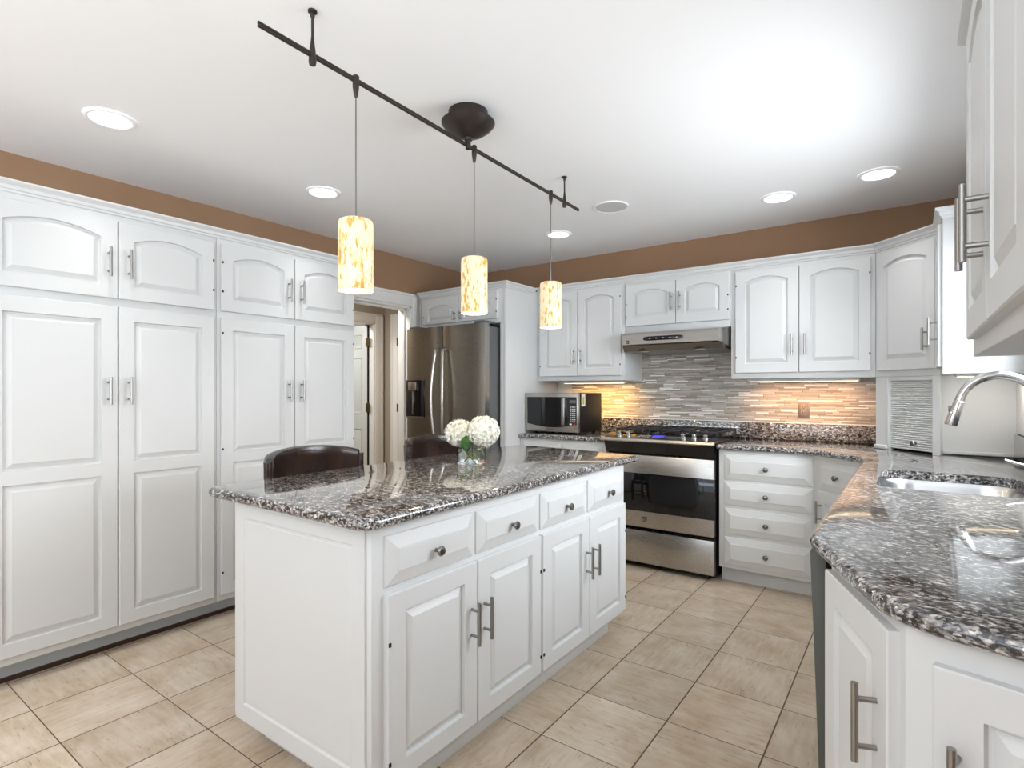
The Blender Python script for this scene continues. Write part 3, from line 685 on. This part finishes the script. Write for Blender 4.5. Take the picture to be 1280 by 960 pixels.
mb.face((A[0], A[1], Bm[1], Bm[0])); mb.face((A[2], A[3], Bm[3], Bm[2])); mb.face(A)
for a, b, e_ in ((0, 3, 1), (1, 2, -1)): mb.face((A[a], A[b], Bm[b], Bm[a]))
mb.face((Bm[0], Bm[1], Fm[1], Fm[0])); mb.face(Fm)
mb.face((Fm[2], Fm[3], Tm[0], Tm[1])); mb.face((Tm[0], Bm[3], Bm[2], Tm[1]))
mb.face((Bm[0], Fm[0], Fm[3], Tm[0], Bm[3])); mb.face((Bm[1], Bm[2], Tm[1], Fm[2], Fm[1]))
hb = mb.build('shell', 'steel', o, smooth=20)
mb = MB(); mb.ext([(3.87, 1.5885), (3.90, 1.546), (4.34, 1.540), (4.34, 1.5595), (3.99, 1.5645)], 'X', HX0 + .03, HX1 - .012); mb.build('filter_pan', 'darknickel', o, smooth=0)
for x in (-1.62, -1.20): MB().lathe([(.04, 0), (.038, -.004), (.02, -.006)], 20, (x, 3.915, 1.546)).build('lamp', 'socket', o)
mb = MB(); mb.tube([(-1.59, 3.8485, 1.634), (-1.56, 3.8455, 1.634), (-1.33, 3.8455, 1.634), (-1.30, 3.8485, 1.634)], [.010, .015, .015, .010], 16, flat=((0, 1, 0), .3)); st = mb.build('control_strip', 'blackglass', o)
mb = MB()
for k in range(5): mb.box(-1.545 + k * .05, -1.535 + k * .05, 3.8402, 3.842, 1.630, 1.636)
mb.build('buttons', 'button', st, smooth=0)
emblem(o, -1.715, 3.8475, 1.615, .012)

# ------------------------------------------------------------------ microwave
MX0, MX1, MY = -2.600, -2.102, 3.800
o = thing('microwave', 'stainless and black countertop microwave on the granite', 'microwave', (MX0, MY, CT + .0006))
mw = MX1 - MX0; Z0, Z1 = .018, .330
MB().box(0, mw, .024, .395, Z0, Z1, .005).build('body', 'black', o)
mb = MB()
for x in (.05, mw - .05):
    for y in (.07, .35): mb.cyl((x, y, 0), (x, y, Z0 + .002), .014)
mb.build('foot', 'black', o)
fp = MB().box(0, mw, 0, .0235, Z0, Z1, .004).build('front_panel', 'steel', o)
n = 12; pl = [(.018, Z1 - .032), (.018, Z0 + .062)] + [(.018 + (mw - .036) * k / n, Z0 + .062 - .026 * math.sin(math.pi * k / n)) for k in range(1, n)] + [(mw - .018, Z0 + .062), (mw - .018, Z1 - .032)]
mb = MB(); mb.rings([[(x, y, z) for x, z in pl] for y in (.001, -.006)]); gl = mb.build('glass_front', 'blackglass', o, smooth=0)
mb = MB(); mb.box(.355, .385, -.030, -.006, Z0 + .058, Z1 - .036, .004); mb.build('handle', 'steel', o)
mb = MB()
for k in range(3):
    for j in range(8): mb.box(.425 + k * .018, .437 + k * .018, -.0075, -.0062, .100 + j * .0165, .108 + j * .0165)
mb.build('keypad', 'button', gl, smooth=0)
MB().box(.455, .472, -.0078, -.0062, .078, .090).build('stop_button', 'red', gl, smooth=0)
MB().box(.420, .440, -.0078, -.0062, .078, .090).build('start_button', 'sticker', gl, smooth=0)
MB().box(.418, .476, -.0075, -.0062, .250, .275).build('clock', 'greymetal', gl, smooth=0)
mb = MB()
for k in range(7): mb.box(.200 + k * .010, .207 + k * .010, -.0012, .0, Z0 + .017, Z0 + .025)
mb.build('brand_lettering', 'greymetal', fp, smooth=0)
sk = MB().box(mw, mw + .0012, .045, .105, .225, .325).build('sticker', 'sticker', o, smooth=0)
MB().box(mw + .0012, mw + .002, .062, .088, .240, .300).build('sticker_print', 'stickergreen', sk, smooth=0)

# ------------------------------------------------------------------ backsplash, filler, outlet, under-cabinet lamps
o = MB().box(-2.47, -.173, 4.340, 4.3495, 1.0225, 1.560).build('backsplash', 'mosaic', smooth=0); o['kind'] = 'structure'; o['label'] = 'thin linear mosaic tile behind the range'
struct('trim_4', MB().box(-2.6135, -2.4705, 4.338, 4.3495, 1.0225, 1.334), 'cream', 'cream board beside the tile under the upper cabinet', 0)
struct('trim_5', (lambda w: (w.box(-2.47, -1.832, 4.325, 4.3399, 1.0222, 1.029), w.box(-1.832, -.173, 4.325, 4.3399, 1.0222, 1.029), w)[-1])(MB()), 'trimwhite', 'pale edge strip between tile and granite', 0)
o = thing('outlet', 'bronze wall outlet on the mosaic tile', 'outlet', (-.608, 4.3398, 1.118))
MB().box(-.036, .036, -.006, 0, -.058, .058, .003).build('plate', 'outlet', o)
for z in (-.021, .021):
    s_ = MB().box(-.017, .017, -.009, -.0062, z - .015, z + .015, .003).build('socket', 'socket', o)
    mb = MB(); mb.box(-.008, -.005, -.0096, -.0088, z - .002, z + .009); mb.box(.005, .008, -.0096, -.0088, z - .002, z + .009); mb.cyl((0, -.0096, z - .008), (0, -.0088, z - .008), .003, 10); mb.build('slot', 'black', s_, smooth=0)
o = thing('under_cabinet_light', 'added small strip light under the plain sided upper cabinet by the sink', 'light', (.30, 3.56, 1.3345), 0, 'strip lights under the upper cabinets')  # lamp added to brighten the garage side
MB().box(-.12, .12, -.035, .035, -.012, 0, .003).build('housing', 'white', o)
MB().box(-.11, .11, -.016, .016, -.0145, -.0121).build('diffuser', 'warmlamp', o, smooth=0)
area('under_cabinet_glow', (.30, 3.56, 1.318), (R(20), 0, 0), .2, .03, .75, (1, .93, .84))  # added glow that lifts the garage side
def under_lamp(label, x0, x1, col, k_):
    o = thing('under_cabinet_light', label, 'light', ((x0 + x1) / 2, 4.12, 1.3345), 0, 'strip lights under the upper cabinets')
    h = (x1 - x0) / 2
    MB().box(-h, h, -.045, .045, -.018, 0, .003).build('housing', 'white', o)
    MB().box(-h + .01, h - .01, -.016, .016, -.021, -.0181).build('diffuser', 'warmlamp', o, smooth=0)
    area('under_cabinet_glow', ((x0 + x1) / 2, 4.16, 1.305), (R(32), 0, 0), x1 - x0 - .04, .025, P_UNDER * k_ * (x1 - x0) / .6, col, spread=125)
under_lamp('warm strip light under the cabinet over the microwave', -2.42, -1.86, (1, .55, .15), 1.15)
under_lamp('warm strip light under the cabinet over the wall outlet', -.92, -.26, (1, .52, .22), .62)

# ------------------------------------------------------------------ ceiling fixtures
def can(label, x, y):
    o = thing('recessed_light', label, 'light', (x, y, CH), 0, 'recessed ceiling lights')
    MB().lathe([(.074, -.001), (.078, -.009), (.088, -.010), (.098, -.004), (.099, -.0005)], 40, cap0=False, cap1=False).build('trim_ring', 'ceiling', o)
    MB().lathe([(.0755, -.0015), (.0755, -.0045)], 40).build('lens', 'lamp', o)
    area('recessed_lamp_light', (x, y, CH - .012), (0, 0, 0), .14, .14, P_CAN, (1, .99, .98), 'DISK', 68)
can('recessed ceiling light nearest the frame edge above the tall pantry', -2.831, .928)
can('recessed ceiling light above the pantry beside the hall doorway', -2.846, 2.015)
can('small recessed ceiling light in front of the refrigerator', -2.165, 3.60)
can('recessed ceiling light above the diagonal corner cabinet', -.144, 3.622)
can('recessed ceiling light above the drawer base beside the range', -.659, 3.70)
o = thing('ceiling_speaker', 'round pale grey speaker grille flush with the ceiling', 'speaker', (-1.564, 3.258, CH))
MB().lathe([(.098, -.0005), (.110, -.001), (.112, -.006), (.106, -.009), (.100, -.006)], 40, cap0=False, cap1=False).build('rim', 'ceiling', o)
MB().lathe([(.101, -.0025), (.099, -.0065), (.05, -.008), (.001, -.008)], 40).build('grille', 'speaker', o)

TR0, TR1, TZ = Vector((-1.512, .855)), Vector((-1.562, 2.82)), 2.300
def tr(y): k = (y - TR0.y) / (TR1.y - TR0.y); return TR0.x + (TR1.x - TR0.x) * k
track = o = thing('track_rail', 'dark bronze monorail with round canopy hung from the ceiling', 'light', (0, 0, 0))
mb = MB()
for dz in (-.0042, .0042): mb.tube([(TR0.x, TR0.y, TZ + dz), (TR1.x, TR1.y, TZ + dz)], .0052, 10)
mb.build('rail', 'bronze', o)
for y in (1.035, 2.655):
    x = tr(y); mb = MB()
    mb.lathe([(.010, -.030), (.012, -.020), (.010, .010), (.0055, .045), (.0042, .06), (.0042, .115), (.007, .120), (.007, .130), (.014, .134), (.014, .1395)], 16, (x, y, TZ)); mb.build('support_post', 'bronze', o)
cx_, cy_ = -1.530, 1.800
cn = MB(); cn.lathe([(.084, CH - .0005), (.086, CH - .032), (.078, CH - .039), (.104, CH - .042), (.114, CH - .046), (.114, CH - .051), (.100, CH - .068), (.074, CH - .088), (.042, CH - .104), (.018, CH - .112), (.016, CH - .122), (.006, CH - .124)], 40, (cx_, cy_, 0)); cn.build('canopy', 'bronze', o, smooth=24)
mb = MB(); mb.cyl((cx_, cy_, CH - .12), (cx_, cy_, TZ - .008), .007); mb.lathe([(.011, -.018), (.011, .018)], 14, (cx_, cy_, TZ)); mb.build('feed_stem', 'bronze', o)
def pendant(label, y):
    x = tr(y); o = thing('pendant_light', label, 'light', (x, y, TZ), 0, 'cream glass pendants over the island')
    MB().lathe([(.004, -.058), (.007, -.050), (.011, -.022), (.011, -.0122)], 16).build('connector', 'bronze', o)
    MB().lathe([(.011, -.0115), (.0115, .014), (.007, .018)], 16, (x, y, TZ)).build('clip', 'bronze', track)
    zt = 1.828 - TZ; zb = 1.588 - TZ; r = .058
    MB().cyl((0, 0, -.055), (0, 0, zt + .004), .0022, 8).build('cord', 'darknickel', o)
    prof = [(.004, zt + .002), (r - .012, zt + .001), (r - .003, zt - .004), (r, zt - .014), (r, zb + .004), (r - .002, zb), (r - .005, zb + .004), (r - .005, zt - .016), (.004, zt - .008)]
    MB().lathe(prof, 40).build('shade', 'shade', o)
    mb = MB(); mb.lathe([(.010, zt - .009), (.012, zt - .045), (.008, zt - .05)], 14); mb.sphere((0, 0, zt - .085), .024); mb.build('bulb', 'lamp', o)
    l = bpy.data.lights.new('pendant_glow', 'POINT'); l.energy = 3.0; l.color = (1, .78, .5); l.shadow_soft_size = .02
    lo = bpy.data.objects.new('pendant_glow', l); COL.objects.link(lo); lo.location = (x, y, 1.60)
pendant('lit cream glass pendant at the near end of the rail, in front of the pantry', 1.205)
pendant('middle lit cream glass pendant under the canopy, in front of the refrigerator', 1.849)
pendant('lit cream glass pendant at the far end of the rail, near the microwave cabinet', 2.505)

# ------------------------------------------------------------------ bar stools
def stool(label, y):
    o = thing('bar_stool', label, 'stool', (-2.255, y, 0), 0, 'leather bar stools at the island')
    hw = .235; N = 16; rs = []
    # curved back: a closed section swept round the arc, ends coming forward
    for k in range(N + 1):
        th = (k / N * 2 - 1); yy = hw * math.sin(th * 1.25) / math.sin(1.25); xx = -.085 + .115 * (1 - math.cos(th * 1.25)) / (1 - math.cos(1.25))
        nx, ny = math.cos(th * .95), -math.sin(th * .95)
        zt = .992 - .030 * th * th; zb = .70; e = .030 if abs(th) < .99 else .020
        sec = [(-e * .55, zb), (e * .55, zb), (e * .75, zb + .10), (e * .62, zt - .055), (e * .95, zt - .030), (e * .7, zt - .005), (0, zt), (-e * .7, zt - .005), (-e * .9, zt - .03), (-e * .7, zb + .12)]
        rs.append([(xx + nx * a, yy + ny * a, z) for a, z in sec])
    mb = MB(); mb.rings(rs); bk = mb.build('backrest', 'leather', o, smooth=55)
    for sg in (-1, 1):
        k = 0 if sg < 0 else N; r0 = rs[k]; mb = MB()
        c0 = Vector(r0[0]) * .5 + Vector(r0[1]) * .5
        mb.tube([(c0.x, c0.y + sg * .010, .69), (c0.x, c0.y + sg * .010, .945)], .016, 12); mb.build('back_roll', 'leather', bk)
    mb = MB(); mb.box(-.10, .245, -.215, .215, .600, .665, .022, 3); mb.build('seat', 'leather', o)
    MB().box(-.09, .235, -.205, .205, .560, .5995, .004).build('seat_frame', 'wood', o)
    for sg in (-1, 1): MB().box(-.088, -.050, sg * .14 - .018, sg * .14 + .018, .560, .76, .004).build('back_post', 'wood', o)
    for x, tx in ((-.075, -.105), (.215, .245)):
        for sg in (-1, 1):
            mb = MB(); yy = sg * .185
            mb.rings([[(a + dx_, b + dy_, z) for dx_, dy_ in ((-s2, -s2), (s2, -s2), (s2, s2), (-s2, s2))] for a, b, z, s2 in ((tx, yy * 1.08, 0, .015), (x, yy, .56, .020))]); mb.build('leg', 'wood', o)
    mb = MB(); mb.box(-.10, .24, -.198, -.180, .20, .225); mb.box(-.10, .24, .180, .198, .20, .225); mb.box(.222, .242, -.19, .19, .17, .195); mb.box(-.10, -.08, -.19, .19, .17, .195); mb.build('stretcher', 'wood', o)
    return o
stool('dark leather bar stool with curved back against the tall pantry', 1.545)
stool('dark leather bar stool with curved back between refrigerator and flower vase', 2.36)

# ------------------------------------------------------------------ vase and hydrangeas
VX, VY, VS = -1.690, 2.012, .047
o = thing('vase', 'square clear glass vase of water on the island', 'vase', (VX, VY, CT))
mb = MB(); H_ = .108
sq = lambda s_: [(-s_, -s_), (s_, -s_), (s_, s_), (-s_, s_)]
mb.rings([[(x, y, z) for x, y in sq(s_)] for s_, z in ((VS, .0005), (VS, H_), (VS - .004, H_), (VS - .004, .008))]); mb.build('glass_wall', 'glass', o, smooth=0)
MB().box(-VS + .0045, VS - .0045, -VS + .0045, VS - .0045, .0085, .072).build('water', 'water', o, smooth=0)
def hydrangea(label, hx, hy, hz, r, sc, foot, leaf):
    o = thing('hydrangea', label, 'flower', (VX, VY, CT), 0, 'white hydrangeas in the vase')
    mb = MB(); n = 210
    c = Vector((hx, hy, hz))
    mb.sphere(c, r * .80, sc, 20, 14)
    for k in range(n):
        z = 1 - 2 * (k + .5) / n; ph = k * 2.399963; s_ = math.sqrt(1 - z * z)
        nrm = Vector((s_ * math.cos(ph), s_ * math.sin(ph), z)); nrm = (nrm + Vector([random.uniform(-.18, .18) for _ in range(3)])).normalized()
        pc = c + Vector((nrm.x * sc[0], nrm.y * sc[1], nrm.z * sc[2])) * r * random.uniform(.88, 1.0)
        u = nrm.orthogonal().normalized(); w_ = nrm.cross(u); a0 = random.random() * 6.28; L_ = random.uniform(.011, .0145)
        for j in range(4):
            a = a0 + j * math.pi / 2; d1 = u * math.cos(a) + w_ * math.sin(a); d2 = nrm.cross(d1)
            lift = random.uniform(.001, .005)
            q = [pc - nrm * .003, pc + d1 * L_ * .5 + d2 * L_ * .46, pc + d1 * L_ * .98 + d2 * L_ * .22 + nrm * lift * .6, pc + d1 * L_ * 1.06 + nrm * lift, pc + d1 * L_ * .98 - d2 * L_ * .22 + nrm * lift * .6, pc + d1 * L_ * .5 - d2 * L_ * .46]
            mb.face([mb.b.verts.new(v_) for v_ in q])
    mb.build('flower_head', 'petal', o, smooth=60)
    MB().tube([foot, ((foot[0] + hx) / 2, (foot[1] + hy) / 2, .06), (hx, hy, hz - r * .5)], .0042, 8).build('stem', 'stem', o)
    b0, tip, side = (Vector(v_) for v_ in leaf)
    mb = MB(); K = 8; rows = []
    ax = tip - b0; sd = side.normalized(); nn = ax.cross(sd).normalized()
    for k in range(K + 1):
        q = k / K; wd = ax.length * .36 * math.sin(math.pi * min(1, q * .93 + .05)) ** .8; m_ = b0 + ax * q + nn * .012 * math.sin(math.pi * q)
        rows.append([m_ - sd * wd + nn * .006, m_, m_ + sd * wd + nn * .006])
    mb.rings(rows, False, False, closed=False); lf = mb.build('leaf', 'leaf', o); s2 = lf.modifiers.new('thickness', 'SOLIDIFY'); s2.thickness = .0012
    return o
hydrangea('white hydrangea bloom in the vase, the one leaning toward the stools', -.082, .010, .142, .070, (1.08, 1.03, .94), (.026, .012, .012), ((-.005, -.020, .135), (.012, -.043, .062), (1, .35, 0)))
hydrangea('white hydrangea bloom in the vase, the one leaning toward the range', .070, .004, .158, .073, (1.08, 1.05, 1.0), (-.024, -.008, .012), ((-.01, .0, .12), (-.030, -.020, .070), (1, .6, .1)))

# ------------------------------------------------------------------ hall doors
d = MB(); panel_door(d, .785, 2.0, [(.11, .355, .25, .92, 0), ], .035, ((0, 0), (.004, .008), (.012, .008), (.04, .003)))
o = bpy.data.objects.new('door_1', None); d.b.free()
def hall_door(name, label, loc, rz, kn):
    mb = MB(); w_, h_ = .785, 2.0
    mb.box(0, w_, -.034, 0, 0, h_, .002)
    for sgn in (0, 1):
        for x0, x1 in ((.10, .355), (.43, .685)):
            for z0, z1, ri in ((.22, .80, 0), (.98, 1.62, 0), (1.74, 1.89, .0)):
                prof = ((0, .0), (.006, .007), (.014, .007), (.045, .001))
                rs = []
                for d_, dep in prof:
                    y = -.034 - .0015 - (.0045 - dep) if sgn == 0 else .0015 + (.0045 - dep)
                    rs.append([(x0 + d_, y, z0 + d_), (x1 - d_, y, z0 + d_), (x1 - d_, y, z1 - d_), (x0 + d_, y, z1 - d_)])
                mb.rings(rs, False, True)
    o = mb.build(name, 'doorpaint', None, loc, (0, 0, rz)); o['kind'] = 'structure'; o['label'] = label
    for z in (.25, 1.05, 1.80):
        mb = MB()
        if kn: mb.cyl((-.008, -.038, z - .045), (-.008, -.038, z + .045), .007, 10); mb.box(-.020, .012, -.0385, -.0345, z - .045, z + .045)
        else: mb.box(-.055, .020, .0008, .0045, z - .050, z + .050); mb.cyl((-.010, .004, z - .050), (-.010, .004, z + .050), .007, 10)
        mb.build('hinge', 'brass', o)
    if not kn: MB().box(-.018, -.0005, -.030, -.002, .002, h_ - .002).build('shadow_gap_strip', 'black', o, smooth=0)  # black strip put in for the shadow gap at the hinge edge
    mb = MB(); mb.lathe([(.028, 0), (.028, -.006), (.012, -.012), (.012, -.035), (.026, -.045), (.028, -.060), (.012, -.070)], 20, (.72, -.035, .95), 'Y'); mb.build('door_knob', 'brass', o)
    return o
bpy.data.objects.remove(o)
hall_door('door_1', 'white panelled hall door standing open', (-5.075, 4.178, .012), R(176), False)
hall_door('door_2', 'white panelled hall door, closed, beside the refrigerator', (-4.722, YB + .014, .012), 0, True)
